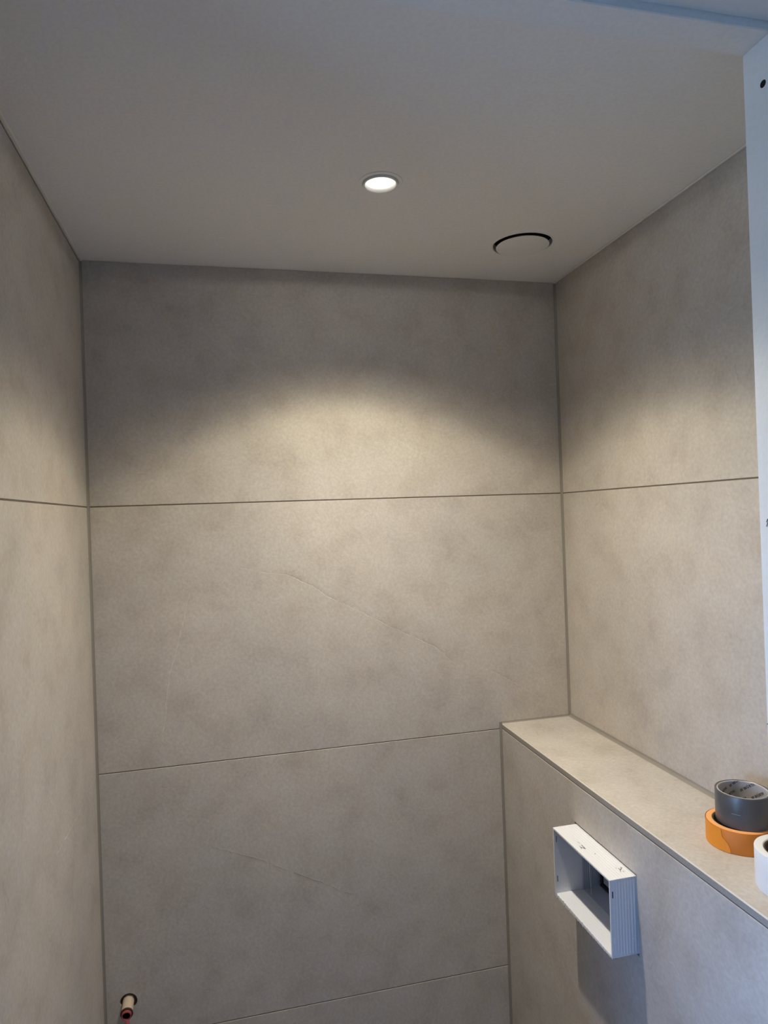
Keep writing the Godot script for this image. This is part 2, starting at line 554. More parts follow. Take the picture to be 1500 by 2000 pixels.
func build_tiles() -> void:
	var X := Vector3.RIGHT
	var Y := Vector3.UP
	var Z := Vector3.BACK
	var wall: Node = get_node("wall_back")
	var g := 0.0013
	# back wall, four courses
	var up := tile_material("stone_tile_a", Vector2(W, 0.5538), 1250, 3, [], [
		[vv([[0.653, 2.02], [0.702, 1.956], [0.793, 1.904], [0.86, 1.88]], 0, H), 0.0012, 0.03, 0.3],
		[vv([[0.30, 1.98], [0.36, 1.93], [0.42, 1.91]], 0, H), 0.0010, -0.03, -0.3],
		[vv([[0.18, 2.22], [0.30, 2.17], [0.40, 2.16]], 0, H), 0.0010, 0.02, 0.2]])
	var mid := tile_material("stone_tile_b", Vector2(W, 0.5975), 1250, 7, [
		[vv([[0.30, 1.655], [0.39, 1.632], [0.439, 1.625], [0.499, 1.594], [0.535, 1.567], [0.597, 1.534], [0.654, 1.503], [0.685, 1.485], [0.802, 1.425], [0.842, 1.386], [0.868, 1.371]], 0, 1.8), 1.7, 1.0, 0.014],
		[vv([[0.93, 1.362], [0.951, 1.351], [1.02, 1.312], [1.076, 1.276], [1.103, 1.237]], 0, 1.8), 0.9, 1.0, 0.010]], [
		[vv([[0.221, 1.628], [0.201, 1.546], [0.181, 1.471], [0.162, 1.408], [0.15, 1.315], [0.134, 1.212]], 0, 1.8), 0.0017, 0.065, 0.35],
		[vv([[0.617, 1.737], [0.733, 1.716], [0.80, 1.707], [0.88, 1.695]], 0, 1.8), 0.0010, 0.035, 0.3],
		[vv([[0.76, 1.61], [0.768, 1.584], [0.779, 1.507], [0.803, 1.441]], 0, 1.8), 0.0010, 0.028, 0.3],
		[vv([[0.90, 1.53], [0.92, 1.50], [0.96, 1.51]], 0, 1.8), 0.0010, -0.05, -0.3],
		[vv([[0.60, 1.792], [0.64, 1.77], [0.66, 1.745]], 0, 1.8), 0.0010, -0.05, -0.3]])
	var low := tile_material("stone_tile_c", Vector2(LX + 0.0, 0.604), 1150, 12, [
		[vv([[0.225, 1.015], [0.251, 1.001], [0.355, 0.956], [0.414, 0.923], [0.486, 0.887], [0.56, 0.844], [0.60, 0.835]], 0, 1.1987), 0.85, -1.0, 0.014]], [
		[vv([[0.834, 1.193], [0.837, 1.09], [0.814, 1.002], [0.798, 0.94]], 0, 1.1987), 0.0013, 0.030, 0.3],
		[vv([[0.372, 0.742], [0.407, 0.705], [0.443, 0.687]], 0, 1.1987), 0.0012, -0.04, -0.3],
		[vv([[0.181, 0.959], [0.214, 0.918], [0.224, 0.869]], 0, 1.1987), 0.0012, -0.04, -0.3]])
	obj("tile", tile_mesh(Vector3.ZERO, X, Y, Z, Vector2(0.0005, 1.8 + g), Vector2(W - 0.0005, H - 0.0003)), up, wall)
	obj("tile", tile_mesh(Vector3.ZERO, X, Y, Z, Vector2(0.0005, 1.2 + 0.0009), Vector2(W - 0.0005, 1.8 - g)), mid, wall)
	obj("tile", tile_mesh(Vector3.ZERO, X, Y, Z, Vector2(0.0005, 0.595 + 0.0009), Vector2(LX - 0.001, 1.2 - 0.0009), Rect2(), Vector3(0.0520, 0.6835, 0.0185)), low, wall)
	obj("tile", tile_mesh(Vector3.ZERO, X, Y, Z, Vector2(0.0005, 0.001), Vector2(LX - 0.001, 0.595 - 0.0009)), up, wall)
	var grout: Material = mats["grout"]
	for y in [[1.8, g], [1.2, 0.0009], [0.595, 0.0009]]:
		obj("grout_line", box_mesh(Vector3(0, y[0] - y[1], -T), Vector3(W if y[0] > 1.25 else LX - 0.001, y[0] + y[1], -0.0012)), grout, wall)
	# left wall: a cut course above tall tiles
	wall = get_node("wall_left")
	var la := tile_material("stone_tile_d", Vector2(0.93, 1.2), 800, 21, [
		[[Vector2(0.02, 0.601), Vector2(0.10, 0.600), Vector2(0.20, 0.609), Vector2(0.30, 0.603), Vector2(0.42, 0.600)], 0.5, 1.0, 0.010]], [
		[[Vector2(0.02, 0.601), Vector2(0.10, 0.600), Vector2(0.20, 0.607), Vector2(0.27, 0.604)], 0.0016, 0.06, 0.3],
		[[Vector2(0.45, 0.04), Vector2(0.30, 0.09), Vector2(0.20, 0.13), Vector2(0.15, 0.19)], 0.0014, 0.035, 0.3]])
	var lb := tile_material("stone_tile_e", Vector2(0.93, 0.5538), 800, 25, [], [
		[[Vector2(0.60, 0.16), Vector2(0.48, 0.24), Vector2(0.40, 0.30)], 0.0014, 0.03, 0.3]])
	# along = from the back corner towards the door
	obj("tile", tile_mesh(Vector3.ZERO, Z, Y, X, Vector2(0.001, 1.8 + g), Vector2(0.94, H - 0.004)), lb, wall)
	obj("tile", tile_mesh(Vector3.ZERO, Z, Y, X, Vector2(0.001, 0.60), Vector2(0.94, 1.8 - g)), la, wall)
	obj("tile", tile_mesh(Vector3.ZERO, Z, Y, X, Vector2(0.001, 0.001), Vector2(0.94, 0.5975)), lb, wall)
	for y in [[1.8, g], [0.5988, g]]:
		obj("grout_line", box_mesh(Vector3(-T, y[0] - y[1], 0), Vector3(-0.0012, y[0] + y[1], 0.94)), grout, wall)
	# right wall
	wall = get_node("wall_right")
	var ra := tile_material("stone_tile_f", Vector2(0.93, 0.5538), 1000, 31, [], [
		[[Vector2(0.28, 0.22), Vector2(0.35, 0.30), Vector2(0.38, 0.42)], 0.0010, 0.028, 0.3]])
	var rb := tile_material("stone_tile_g", Vector2(0.93, 0.584), 1000, 36, [], [
		[[Vector2(0.25, 0.08), Vector2(0.31, 0.20), Vector2(0.33, 0.28), Vector2(0.42, 0.34)], 0.0011, -0.035, -0.3],
		[[Vector2(0.50, 0.05), Vector2(0.58, 0.22), Vector2(0.60, 0.30)], 0.0011, 0.03, 0.3]])
	obj("tile", tile_mesh(Vector3(W, 0, 0), Z, Y, -X, Vector2(0.001, 1.8 + g), Vector2(0.94, H - 0.0015)), ra, wall)
	obj("tile", tile_mesh(Vector3(W, 0, 0), Z, Y, -X, Vector2(0.001, LH + 0.001), Vector2(0.94, 1.8 - g)), rb, wall)
	obj("grout_line", box_mesh(Vector3(W + 0.0012, 1.8 - g, 0), Vector3(W + T, 1.8 + g, 0.94)), grout, wall)
	# silicone in the inner corners
	var sil := plain("grey_silicone", Color(0.56, 0.535, 0.50), 0.45)
	wall = get_node("wall_back")
	for s in [[Vector3(0, 0, 0), X, H], [Vector3(W, LH, 0), -X, H - LH]]:
		obj("corner_sealant", bead(s[0], s[1], Z, Vector3(0, s[2] - 0.002, 0), 0.0055), sil, wall)

func build_door() -> void:
	# white painted doorway: lining boards with a rebate towards the hall
	var paint := grain("door_paint", Color(0.90, 0.905, 0.91), 0.45, 0.06, 0.02, 0.2, 0.15)
	var plaster := grain("hall_plaster", Color(0.78, 0.78, 0.78), 0.85, 0.05, 0.04, 0.4, 0.25)
	var jx := 0.964
	var hy := 2.3325
	var lx := 0.045
	var d := Node3D.new()
	d.name = "door_1"
	add_child(d, true)
	structure(d, "white door lining around the opening to the toilet room")
	obj("head_board", box_mesh(Vector3(lx, hy, D), Vector3(jx + 0.02, hy + 0.0230, 0.942), 0.0012), grain("head_paint", Color(0.95, 0.945, 0.935), 0.85, 0.05, 0.03, 0.35, 0.12), d)
	obj("head_rebate", box_mesh(Vector3(lx, hy + 0.0105, 0.942), Vector3(jx + 0.02, hy + 0.035, 1.000), 0.0012), paint, d)
	var j := obj("jamb_board", box_mesh(Vector3(jx, 0, D), Vector3(jx + 0.02, hy, 1.000), 0.0015), paint, d)
	obj("jamb_board", box_mesh(Vector3(lx - 0.02, 0, D), Vector3(lx, hy + 0.010, 1.000), 0.0015), paint, d)
	# hinge hole near the top of the right jamb, and two marks further down
	var dark := plain("hole_dark", Color(0.045, 0.05, 0.06), 0.9)
	var st := start()
	lathe(st, [Vector2(0.0, 0.0004), Vector2(0.0042, 0.0004), Vector2(0.0046, 0.0)], Basis(Vector3(0, 1, 0), Vector3(-1, 0, 0), Vector3(0, 0, 1)), Vector3(jx, 2.2765, 0.9282), 24)
	obj("screw_hole", st.commit(), dark, j)
	var ink := plain("pencil", Color(0.34, 0.37, 0.41), 0.8)
	st = start()
	tube(st, [Vector3(jx, 1.7385, 0.9105), Vector3(jx, 1.7345, 0.9085), Vector3(jx, 1.7335, 0.9100), Vector3(jx, 1.7285, 0.9082)], 0.0006, 6)
	tube(st, [Vector3(jx, 1.7335, 0.9100), Vector3(jx, 1.7325, 0.916)], 0.0006, 6)
	obj("pencil_mark", st.commit(), ink, j)
	st = start()
	tube(st, [Vector3(jx + 0.0004, 1.4755, 0.8962), Vector3(jx, 1.4775, 0.8990), Vector3(jx, 1.478, 0.9040), Vector3(jx, 1.478, 0.93)], 0.0005, 6)
	obj("pencil_mark", st.commit(), ink, j)
	# the partition the doorway stands in
	st = start()
	box(st, Vector3(jx + 0.02, 0, 0.94), Vector3(1.9, 2.60, 1.0))
	box(st, Vector3(-1.5, 0, 0.94), Vector3(lx - 0.02, 2.60, 1.0))
	box(st, Vector3(lx - 0.02, hy + 0.035, 0.94), Vector3(jx + 0.02, 2.60, 1.0))
	box(st, Vector3(jx + 0.02, 0, D), Vector3(W - 0.001, H - 0.001, 0.94))
	structure(obj("wall_front", st.commit(), plaster), "plastered partition around the doorway")

func build_hall() -> void:
	# the hall outside, with the window that lets the daylight in
	var plaster: Material = mats["hall_plaster"]
	var white := plain("window_white", Color(0.88, 0.88, 0.88), 0.4)
	var z1 := 3.4
	structure(obj("floor_hall", box_mesh(Vector3(-1.5, -0.1, 0.94), Vector3(1.9, 0, z1)), grain("hall_screed", Color(0.45, 0.445, 0.44), 0.8, 0.03, 0.15, 0.3, 0.4)))
	structure(obj("ceiling_hall", box_mesh(Vector3(-1.6, 2.60, 0.94), Vector3(2.0, 2.72, z1 + 0.1)), plaster))
	structure(obj("wall_hall_right", box_mesh(Vector3(1.9, -0.1, 0.94), Vector3(2.0, 2.60, z1)), plaster))
	structure(obj("wall_hall_rear", box_mesh(Vector3(-1.6, -0.1, z1), Vector3(2.0, 2.60, z1 + 0.1)), plaster))
	var st := start()
	box(st, Vector3(-1.6, -0.1, 0.94), Vector3(-1.5, 0.85, z1))
	box(st, Vector3(-1.6, 2.05, 0.94), Vector3(-1.5, 2.60, z1))
	box(st, Vector3(-1.6, 0.85, 0.94), Vector3(-1.5, 2.05, 1.15))
	box(st, Vector3(-1.6, 0.85, 2.15), Vector3(-1.5, 2.05, z1))
	structure(obj("wall_hall_left", st.commit(), plaster))
	var w := Node3D.new()
	w.name = "window_1"
	add_child(w, true)
	structure(w)
	st = start()
	for b in [[1.15, 1.21, 0.85, 2.05], [2.09, 2.15, 0.85, 2.05], [1.21, 2.09, 0.85, 0.91], [1.21, 2.09, 1.99, 2.05], [1.625, 1.675, 0.91, 1.99]]:
		box(st, Vector3(-1.58, b[2], b[0]), Vector3(-1.53, b[3], b[1]), 0.004)
	obj("window_frame", st.commit(), white, w)
	var glass := StandardMaterial3D.new()
	glass.transparency = BaseMaterial3D.TRANSPARENCY_ALPHA
	glass.albedo_color = Color(0.95, 0.98, 1.0, 0.06)
	glass.roughness = 0.02
	for p in [[1.21, 1.625], [1.675, 2.09]]:
		obj("pane", box_mesh(Vector3(-1.557, 0.91, p[0]), Vector3(-1.553, 1.99, p[1])), glass, w)

func build_ledge() -> void:
	var X := Vector3.RIGHT
	var Y := Vector3.UP
	var Z := Vector3.BACK
	var t := thing("tiled_ledge", "waist-high tiled ledge with a pale top running along the right wall", "ledge", Vector3(LX, 0, 0))
	t.position = Vector3.ZERO
	var cut := Rect2(0.368, 0.979, 0.2135, 0.1425)
	# the boxing behind the tiles, open where the flush frame goes in
	var st := start()
	var x0 := LX + T
	var x1 := W - 0.001
	box(st, Vector3(x0, 0, 0), Vector3(x1, LH - 0.011, cut.position.x))
	box(st, Vector3(x0, 0, cut.end.x), Vector3(x1, LH - 0.011, 0.895))
	box(st, Vector3(x0, 0, cut.position.x), Vector3(x1, cut.position.y, cut.end.x))
	box(st, Vector3(x0, cut.end.y, cut.position.x), Vector3(x1, LH - 0.011, cut.end.x))
	box(st, Vector3(x0 + 0.12, cut.position.y, cut.position.x), Vector3(x1, cut.end.y, cut.end.x))
	obj("boxing", st.commit(), plain("boxing_board", Color(0.45, 0.46, 0.47), 0.9), t)
	var fm := tile_material("stone_tile_h", Vector2(0.895, 1.2), 1000, 44, [
		[[Vector2(0.29, 0.39), Vector2(0.33, 0.42), Vector2(0.39, 0.44), Vector2(0.47, 0.47)], 0.45, 1.0, 0.010]], [
		[[Vector2(0.675, 0.05), Vector2(0.66, 0.10), Vector2(0.643, 0.15), Vector2(0.62, 0.19)], 0.0014, 0.04, 0.3],
		[[Vector2(0.775, 0.055), Vector2(0.819, 0.062), Vector2(0.874, 0.063)], 0.0012, 0.03, 0.3]])
	obj("front_tile", tile_mesh(Vector3(LX, 0, 0), Z, Y, -X, Vector2(0.001, 0.001), Vector2(0.895, 1.2002), cut), fm, t)
	var tm := tile_material("stone_tile_i", Vector2(0.895, 0.195), 1250, 52, [], [
		[[Vector2(0.08, 0.14), Vector2(0.12, 0.15), Vector2(0.15, 0.145)], 0.0012, -0.05, -0.3],
		[[Vector2(0.07, 0.09), Vector2(0.11, 0.10), Vector2(0.14, 0.09)], 0.003, -0.03, -0.2],
		[[Vector2(0.40, 0.05), Vector2(0.52, 0.06), Vector2(0.60, 0.045)], 0.0011, 0.03, 0.3]])
	# the top slab: face, and its front edge with a narrow polished bevel
	obj("top_tile", tile_mesh(Vector3(0, LH, 0), Z, X, Y, Vector2(0.001, LX + 0.0018), Vector2(0.895, W - 0.001)), tm, t)
	st = start()
	quad(st, Vector3(LX, LH - 0.0015, 0.001), Vector3(LX, LH - 0.0015, 0.895), Vector3(LX, 1.2026, 0.895), Vector3(LX, 1.2026, 0.001), -X)
	quad(st, Vector3(LX, 1.2026, 0.001), Vector3(LX, 1.2026, 0.895), Vector3(LX + T, 1.2026, 0.895), Vector3(LX + T, 1.2026, 0.001), -Y)
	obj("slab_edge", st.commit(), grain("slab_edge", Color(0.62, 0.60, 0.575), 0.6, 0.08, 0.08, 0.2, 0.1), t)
	st = start()
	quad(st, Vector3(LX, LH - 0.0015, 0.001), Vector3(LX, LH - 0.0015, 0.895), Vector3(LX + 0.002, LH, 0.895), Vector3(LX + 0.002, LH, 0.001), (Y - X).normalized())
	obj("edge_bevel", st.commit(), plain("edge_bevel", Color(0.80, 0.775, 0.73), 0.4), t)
	obj("grout_line", box_mesh(Vector3(LX + 0.0012, 1.2002, 0.001), Vector3(LX + T, 1.2026, 0.895)), plain("dark_grout", Color(0.33, 0.31, 0.29), 0.9), t)
	var sil: Material = mats["grey_silicone"]
	obj("sealant", bead(Vector3(LX, 0.0, 0), -X, Z, Vector3(0, LH + 0.003, 0), 0.0055), sil, t)
	obj("sealant", bead(Vector3(W - 0.0004, LH, 0), -X, Y, Vector3(0, 0, 0.893), 0.007), sil, t)
	obj("sealant", bead(Vector3(LX, LH, 0), Z, Y, Vector3(W - LX - 0.001, 0, 0), 0.004), sil, t)

func build_downlight() -> void:
	var t := thing("ceiling_downlight", "small round white recessed spotlight shining in the middle of the ceiling", "light", LAMP)
	var white := plain("lamp_white", Color(0.93, 0.93, 0.92), 0.35)
	# flat outer flange
	obj("outer_ring", lathe_mesh([Vector2(0.0318, 0.010), Vector2(0.0318, -0.0004), Vector2(0.0326, -0.0016), Vector2(0.0375, -0.0018), Vector2(0.0395, -0.0012), Vector2(0.0402, 0.0)]), white, t)
	# tilting inner ring, a little proud, with a bright metal lip
	obj("inner_ring", lathe_mesh([Vector2(0.0268, 0.006), Vector2(0.0272, -0.0030), Vector2(0.0285, -0.0048), Vector2(0.0305, -0.0050), Vector2(0.0313, -0.0040), Vector2(0.0314, 0.010)]), plain("lamp_satin", Color(0.90, 0.90, 0.89), 0.3, 0.1), t)
	var glow := StandardMaterial3D.new()
	glow.resource_name = "lamp_glow"
	glow.albedo_color = Color(0.95, 0.93, 0.9)
	glow.emission_enabled = true
	glow.emission = Color(1.0, 0.965, 0.91)
	glow.emission_energy_multiplier = 1.6
	obj("lamp_lens", lathe_mesh([Vector2(0.0, -0.0018), Vector2(0.014, -0.0014), Vector2(0.0225, -0.0002), Vector2(0.0268, 0.0012)]), glow, t)
	obj("housing", lathe_mesh([Vector2(0.0314, 0.010), Vector2(0.0314, 0.075), Vector2(0.0, 0.075)]), plain("lamp_can", Color(0.2, 0.2, 0.2), 0.8), t)
	# the light: a wide spill cut off by the fitting, and the beam inside it
	for s in [[66.0, 0.36, 0.255, Color(1.0, 0.95, 0.82), "spill_light", 0.5], [59.0, 0.22, 0.307, Color(1.0, 0.95, 0.82), "spill_light", 0.5], [57.0, 0.90, 0.985, Color(1.0, 0.973, 0.938), "beam_light", 1.8]]:
		var l := SpotLight3D.new()
		l.name = s[4]
		l.spot_angle = s[0]
		l.spot_angle_attenuation = s[1]
		l.light_energy = s[2]
		l.light_color = s[3]
		l.light_size = 0.022
		l.spot_range = 6.0
		l.spot_attenuation = 2.0
		l.shadow_enabled = true
		t.add_child(l, true)
		l.position = Vector3(0, -0.0065, 0)
		l.basis = Basis(Vector3.BACK, deg_to_rad(s[5])) * Basis(Vector3.RIGHT, -PI / 2.0)

	# stray light of the frosted lens, flat out to the walls
	var stray := SpotLight3D.new()
	stray.name = "stray_light"
	stray.spot_angle = 89.0
	stray.spot_angle_attenuation = 0.04
	stray.light_energy = 0.034
	stray.light_color = Color(1.0, 0.985, 0.96)
	stray.light_size = 0.022
	stray.spot_range = 6.0
	stray.spot_attenuation = 2.0
	stray.shadow_enabled = true
	t.add_child(stray, true)
	stray.position = Vector3(0, -0.0065, 0)
	stray.rotation = Vector3(-PI / 2.0, 0, 0)

func build_valve() -> void:
	var t := thing("air_valve", "round white extract air valve in the ceiling near the right corner", "air vent", VALVE)
	var white := plain("valve_white", Color(0.94, 0.935, 0.925), 0.5)
	obj("valve_ring", lathe_mesh([Vector2(VALVE_R, 0.014), Vector2(VALVE_R, -0.0004), Vector2(0.0665, -0.0016), Vector2(0.0685, -0.0014), Vector2(0.0700, 0.0)]), white, t)
	obj("valve_disc", lathe_mesh([Vector2(0.0, 0.004), Vector2(0.040, 0.004), Vector2(0.0575, -0.0034), Vector2(0.0588, -0.0044), Vector2(0.0586, -0.0052), Vector2(0.0575, -0.0056), Vector2(0.0, -0.0056)]), white, t)
	var dark := plain("duct_dark", Color(0.30, 0.29, 0.27), 0.9)
	obj("duct", lathe_mesh([Vector2(VALVE_R + 0.001, 0.014), Vector2(VALVE_R + 0.001, 0.095), Vector2(0.0, 0.095)]), dark, t)
	obj("spindle", lathe_mesh([Vector2(0.004, 0.006), Vector2(0.004, 0.094)], Vector3.ZERO, Basis.IDENTITY, 16), dark, t)

func rib(x: float, jig: float) -> float:
	# corrugation of the sleeve, 5 mm apart
	return jig * rib_depth * (0.5 + 0.5 * cos(TAU * x / 0.0056)) * clampf((x - 0.929) / 0.004, 0.15, 1.0) - 0.0002

func sleeve_panel(a: Vector3, b: Vector3, inner_n: Vector3, thick: float, ragged := 0.0) -> ArrayMesh:
	# a panel of the sleeve: outer face from a to b (b - a lies along z or y), running LX - 0.05 .. LX; ribs run along it
	var st := start()
	var xs := []
	var k := 0
	while k <= 64:
		xs.append(0.9215 + (LX + 0.010 - 0.9215) * k / 64.0)
		k += 1
	var seg := 90 if ragged > 0.0 else 1
	rng.seed = 9
	var jag := []
	for i in seg + 1:
		jag.append(0.0 if ragged == 0.0 else ragged * (0.06 + [0.0, 0.6, 0.95, 0.65][i % 4] * rng.randf_range(0.3, 1.0)) * (1.0 - 0.55 * i / seg))
	for i in seg:
		for j in xs.size() - 1:
			for f in 2:
				var p := []
				for e in [[i, j], [i + 1, j], [i + 1, j + 1], [i, j + 1]]:
					var x: float = xs[e[1]]
					var base := a.lerp(b, float(e[0]) / seg)
					base.x = x
					if e[1] < 24 and ragged > 0.0:
						base.x += jag[e[0]] * (1.0 - e[1] / 24.0) * 0.3
						if f == 0:
							base -= inner_n * jag[e[0]] * (1.0 - e[1] / 24.0)
					p.append(base - inner_n * rib(x, 1.0) if f == 0 else base + inner_n * (thick + rib(x, -0.3)))
				var n: Vector3 = (p[1] - p[0]).cross(p[2] - p[0]).normalized()
				if n.dot(inner_n) > 0.0 and f == 0 or n.dot(inner_n) < 0.0 and f == 1:
					n = -n
				quad(st, p[0], p[1], p[2], p[3], n)
		# the sawn front edge and the rear edge
		for e in [0, xs.size() - 1]:
			var p := []
			for w in [i, i + 1]:
				var base := a.lerp(b, float(w) / seg)
				base.x = xs[e]
				if e == 0 and ragged > 0.0:
					base.x += jag[w] * 0.3
					p.append(base - inner_n * (rib(xs[e], 1.0) + jag[w]))
				else:
					p.append(base - inner_n * rib(xs[e], 1.0))
				p.append(base + inner_n * (thick + rib(xs[e], -0.3)))
			quad(st, p[0], p[2], p[3], p[1], Vector3(-1 if e == 0 else 1, 0, 0))
	for w in [[a, a - b], [b, b - a]]:
		for j in xs.size() - 1:
			var p := []
			for jj in [j, j + 1]:
				var base: Vector3 = w[0]
				base.x = xs[jj]
				p.append(base - inner_n * rib(xs[jj], 1.0))
				p.append(base + inner_n * (thick + rib(xs[jj], -0.3)))
			var nn: Vector3 = w[1]
			nn.x = 0.0
			quad(st, p[0], p[2], p[3], p[1], nn.normalized())
	return st.commit()

func build_flush_frame() -> void:
	var t := thing("flush_plate_frame", "white ribbed plastic frame sticking out of the ledge front", "plastic frame", Vector3.ZERO)
	var white := grain("sleeve_white", Color(0.90, 0.905, 0.92), 0.5, 0.1, 0.03, 0.0, 0.1)
	var y0 := 0.9835
	var y1 := 1.1180
	var z0 := 0.3715
	var z1 := 0.5785
	var th := 0.0032
	var top := obj("top_panel", sleeve_panel(Vector3(0, y1, z0), Vector3(0, y1, z1), Vector3.DOWN, th), white, t)
	var bot := obj("bottom_panel", sleeve_panel(Vector3(0, y0, z0), Vector3(0, y0, z1), Vector3.UP, th, 0.0085), white, t)
	rib_depth = 0.0007
	var near := obj("side_panel", sleeve_panel(Vector3(0, y0 + th, z1), Vector3(0, y1 - th, z1), Vector3.FORWARD, th), white, t)
	rib_depth = 0.0004
	var far := obj("side_panel", sleeve_panel(Vector3(0, y0 + th, z0), Vector3(0, y1 - th, z0), Vector3.BACK, th), white, t)
	# small slots in the sides
	var dark := plain("slot_dark", Color(0.16, 0.17, 0.20), 0.9)
	for y in [1.0925]:
		obj("slot", box_mesh(Vector3(0.9255, y - 0.0055, z1 - 0.0002), Vector3(0.9272, y + 0.0055, z1 + 0.0005)), dark, near)
	obj("slot", box_mesh(Vector3(0.9262, 1.0085, z1 - 0.0002), Vector3(0.9276, 1.0190, z1 + 0.0007)), plain("slot_white", Color(0.97, 0.97, 0.97), 0.5), near)
	for y in [1.0955, 1.0160]:
		obj("slot", box_mesh(Vector3(0.9256, y - 0.006, z0 + th + 0.0002), Vector3(0.9272, y + 0.006, z0 + th + 0.0008)), plain("slot_grey", Color(0.42, 0.43, 0.47), 0.9), far)
	# pencilled arrow and scribble on the top
	var ink := plain("mark_ink", Color(0.22, 0.20, 0.17), 0.9)
	var ty := y1 + 0.0005
	var st := start()
	for g in [["pencil_stroke", [[0.9385, 0.4400, 0.9388, 0.4470, 0.0002]]], ["pencil_dot", [[0.9455, 0.4900, 0.9458, 0.4918, 0.0005]]],
		["pencil_arrow", [[0.9388, 0.4540, 0.9384, 0.4690, 0.0005], [0.9384, 0.4685, 0.9330, 0.4615, 0.0003], [0.9335, 0.4560, 0.9322, 0.4650, 0.0003], [0.9330, 0.4640, 0.9318, 0.4670, 0.0003]]]]:
		st = start()
		for s in g[1]:
			tube(st, [Vector3(s[0], ty, s[1]), Vector3((s[0] + s[2]) / 2 + 0.0003, ty, (s[1] + s[3]) / 2), Vector3(s[2], ty, s[3])], s[4], 6)
		obj(g[0], st.commit(), ink, top)
	st = start()
	rng.seed = 31
	for k in 11:
		var p := Vector3(rng.randf_range(0.9535, 0.9655), ty, rng.randf_range(0.5440, 0.5580))
		tube(st, [p, p + Vector3(rng.randf_range(-0.0012, 0.0012), 0, 0.0014), p + Vector3(rng.randf_range(-0.002, 0.002), 0, 0.0030)], rng.randf_range(0.0002, 0.00045), 5)
	obj("pencil_scribble", st.commit(), plain("mark_faint", Color(0.40, 0.37, 0.33), 0.9), top)
	# inside the wall: the grey lining of the shaft, the cistern's cover in its black seal
	var lining := plain("shaft_blue_grey", Color(0.74, 0.76, 0.80), 0.55)
	st = start()
	for k in 18:
		var xa := LX + 0.0095 + 0.0815 * k / 18.0
		var xb := LX + 0.0095 + 0.0815 * (k + 0.62) / 18.0
		var xc := LX + 0.0095 + 0.0815 * (k + 1.0) / 18.0
		quad(st, Vector3(xa, y0, z0 + 0.004), Vector3(xb, y0, z0 + 0.004), Vector3(xb, y1, z0 + 0.004), Vector3(xa, y1, z0 + 0.004), Vector3(0.15, 0, 1).normalized())
		quad(st, Vector3(xb, y0, z0 + 0.004), Vector3(xc, y0, z0 + 0.0030), Vector3(xc, y1, z0 + 0.0030), Vector3(xb, y1, z0 + 0.004), Vector3(-0.6, 0, 1).normalized())
	quad(st, Vector3(LX + 0.0095, y0 + 0.003, z0), Vector3(LX + 0.091, y0 + 0.003, z0), Vector3(LX + 0.091, y0 + 0.003, z1), Vector3(LX + 0.0095, y0 + 0.003, z1), Vector3.UP)
	quad(st, Vector3(LX + 0.0095, y1 - 0.003, z0), Vector3(LX + 0.091, y1 - 0.003, z0), Vector3(LX + 0.091, y1 - 0.003, z1), Vector3(LX + 0.0095, y1 - 0.003, z1), Vector3.DOWN)
	quad(st, Vector3(LX + 0.0095, y0, z1 - 0.003), Vector3(LX + 0.091, y0, z1 - 0.003), Vector3(LX + 0.091, y1, z1 - 0.003), Vector3(LX + 0.0095, y1, z1 - 0.003), Vector3.FORWARD)
	obj("shaft_lining", st.commit(), lining, t)
	var cov := obj("cistern_cover", box_mesh(Vector3(1.0215, y0 + 0.0105, z0 + 0.012), Vector3(1.030, y1 - 0.006, z1 - 0.010), 0.006), plain("cover_grey", Color(0.60, 0.64, 0.70), 0.35), t)
	st = start()
	box(st, Vector3(1.018, y0 + 0.004, z0 + 0.006), Vector3(1.0265, y0 + 0.0115, z1 - 0.006), 0.002)
	box(st, Vector3(1.018, y0 + 0.0115, z0 + 0.006), Vector3(1.0265, y1 - 0.004, z0 + 0.0125), 0.002)
	box(st, Vector3(1.018, y0 + 0.0115, z1 - 0.0125), Vector3(1.0265, y1 - 0.004, z1 - 0.006), 0.002)
	obj("rubber_seal", st.commit(), plain("seal_black", Color(0.05, 0.055, 0.07), 0.6), cov)
	st = start()
	tube(st, [Vector3(0.984, 1.114, 0.3975), Vector3(0.9845, 1.070, 0.3985), Vector3(0.9850, 1.040, 0.3980), Vector3(0.9858, 1.012, 0.3990), Vector3(0.9862, 0.9870, 0.3995)], 0.00045, 6)
	obj("thread", st.commit(), plain("thread_white", Color(0.92, 0.93, 0.95), 0.6), t)

func roll(t: Node3D, called: String, ro: float, ri: float, h: float, m: Material) -> MeshInstance3D:
	var b := 0.0012
	return obj(called, lathe_mesh([Vector2(ri, b), Vector2(ri + b, 0), Vector2(ro - b, 0), Vector2(ro - b * 0.3, b * 0.3), Vector2(ro, b), Vector2(ro, h - b), Vector2(ro - b * 0.3, h - b * 0.3), Vector2(ro - b, h), Vector2(ri + b, h), Vector2(ri, h - b), Vector2(ri, b)], Vector3.ZERO, Basis.IDENTITY, 96), m, t)

func around(r: float, deg: float, y: float) -> Vector3:
	# degrees: 0 away from the room's door, 90 to the right
	return Vector3(r * sin(deg_to_rad(deg)), y, -r * cos(deg_to_rad(deg)))

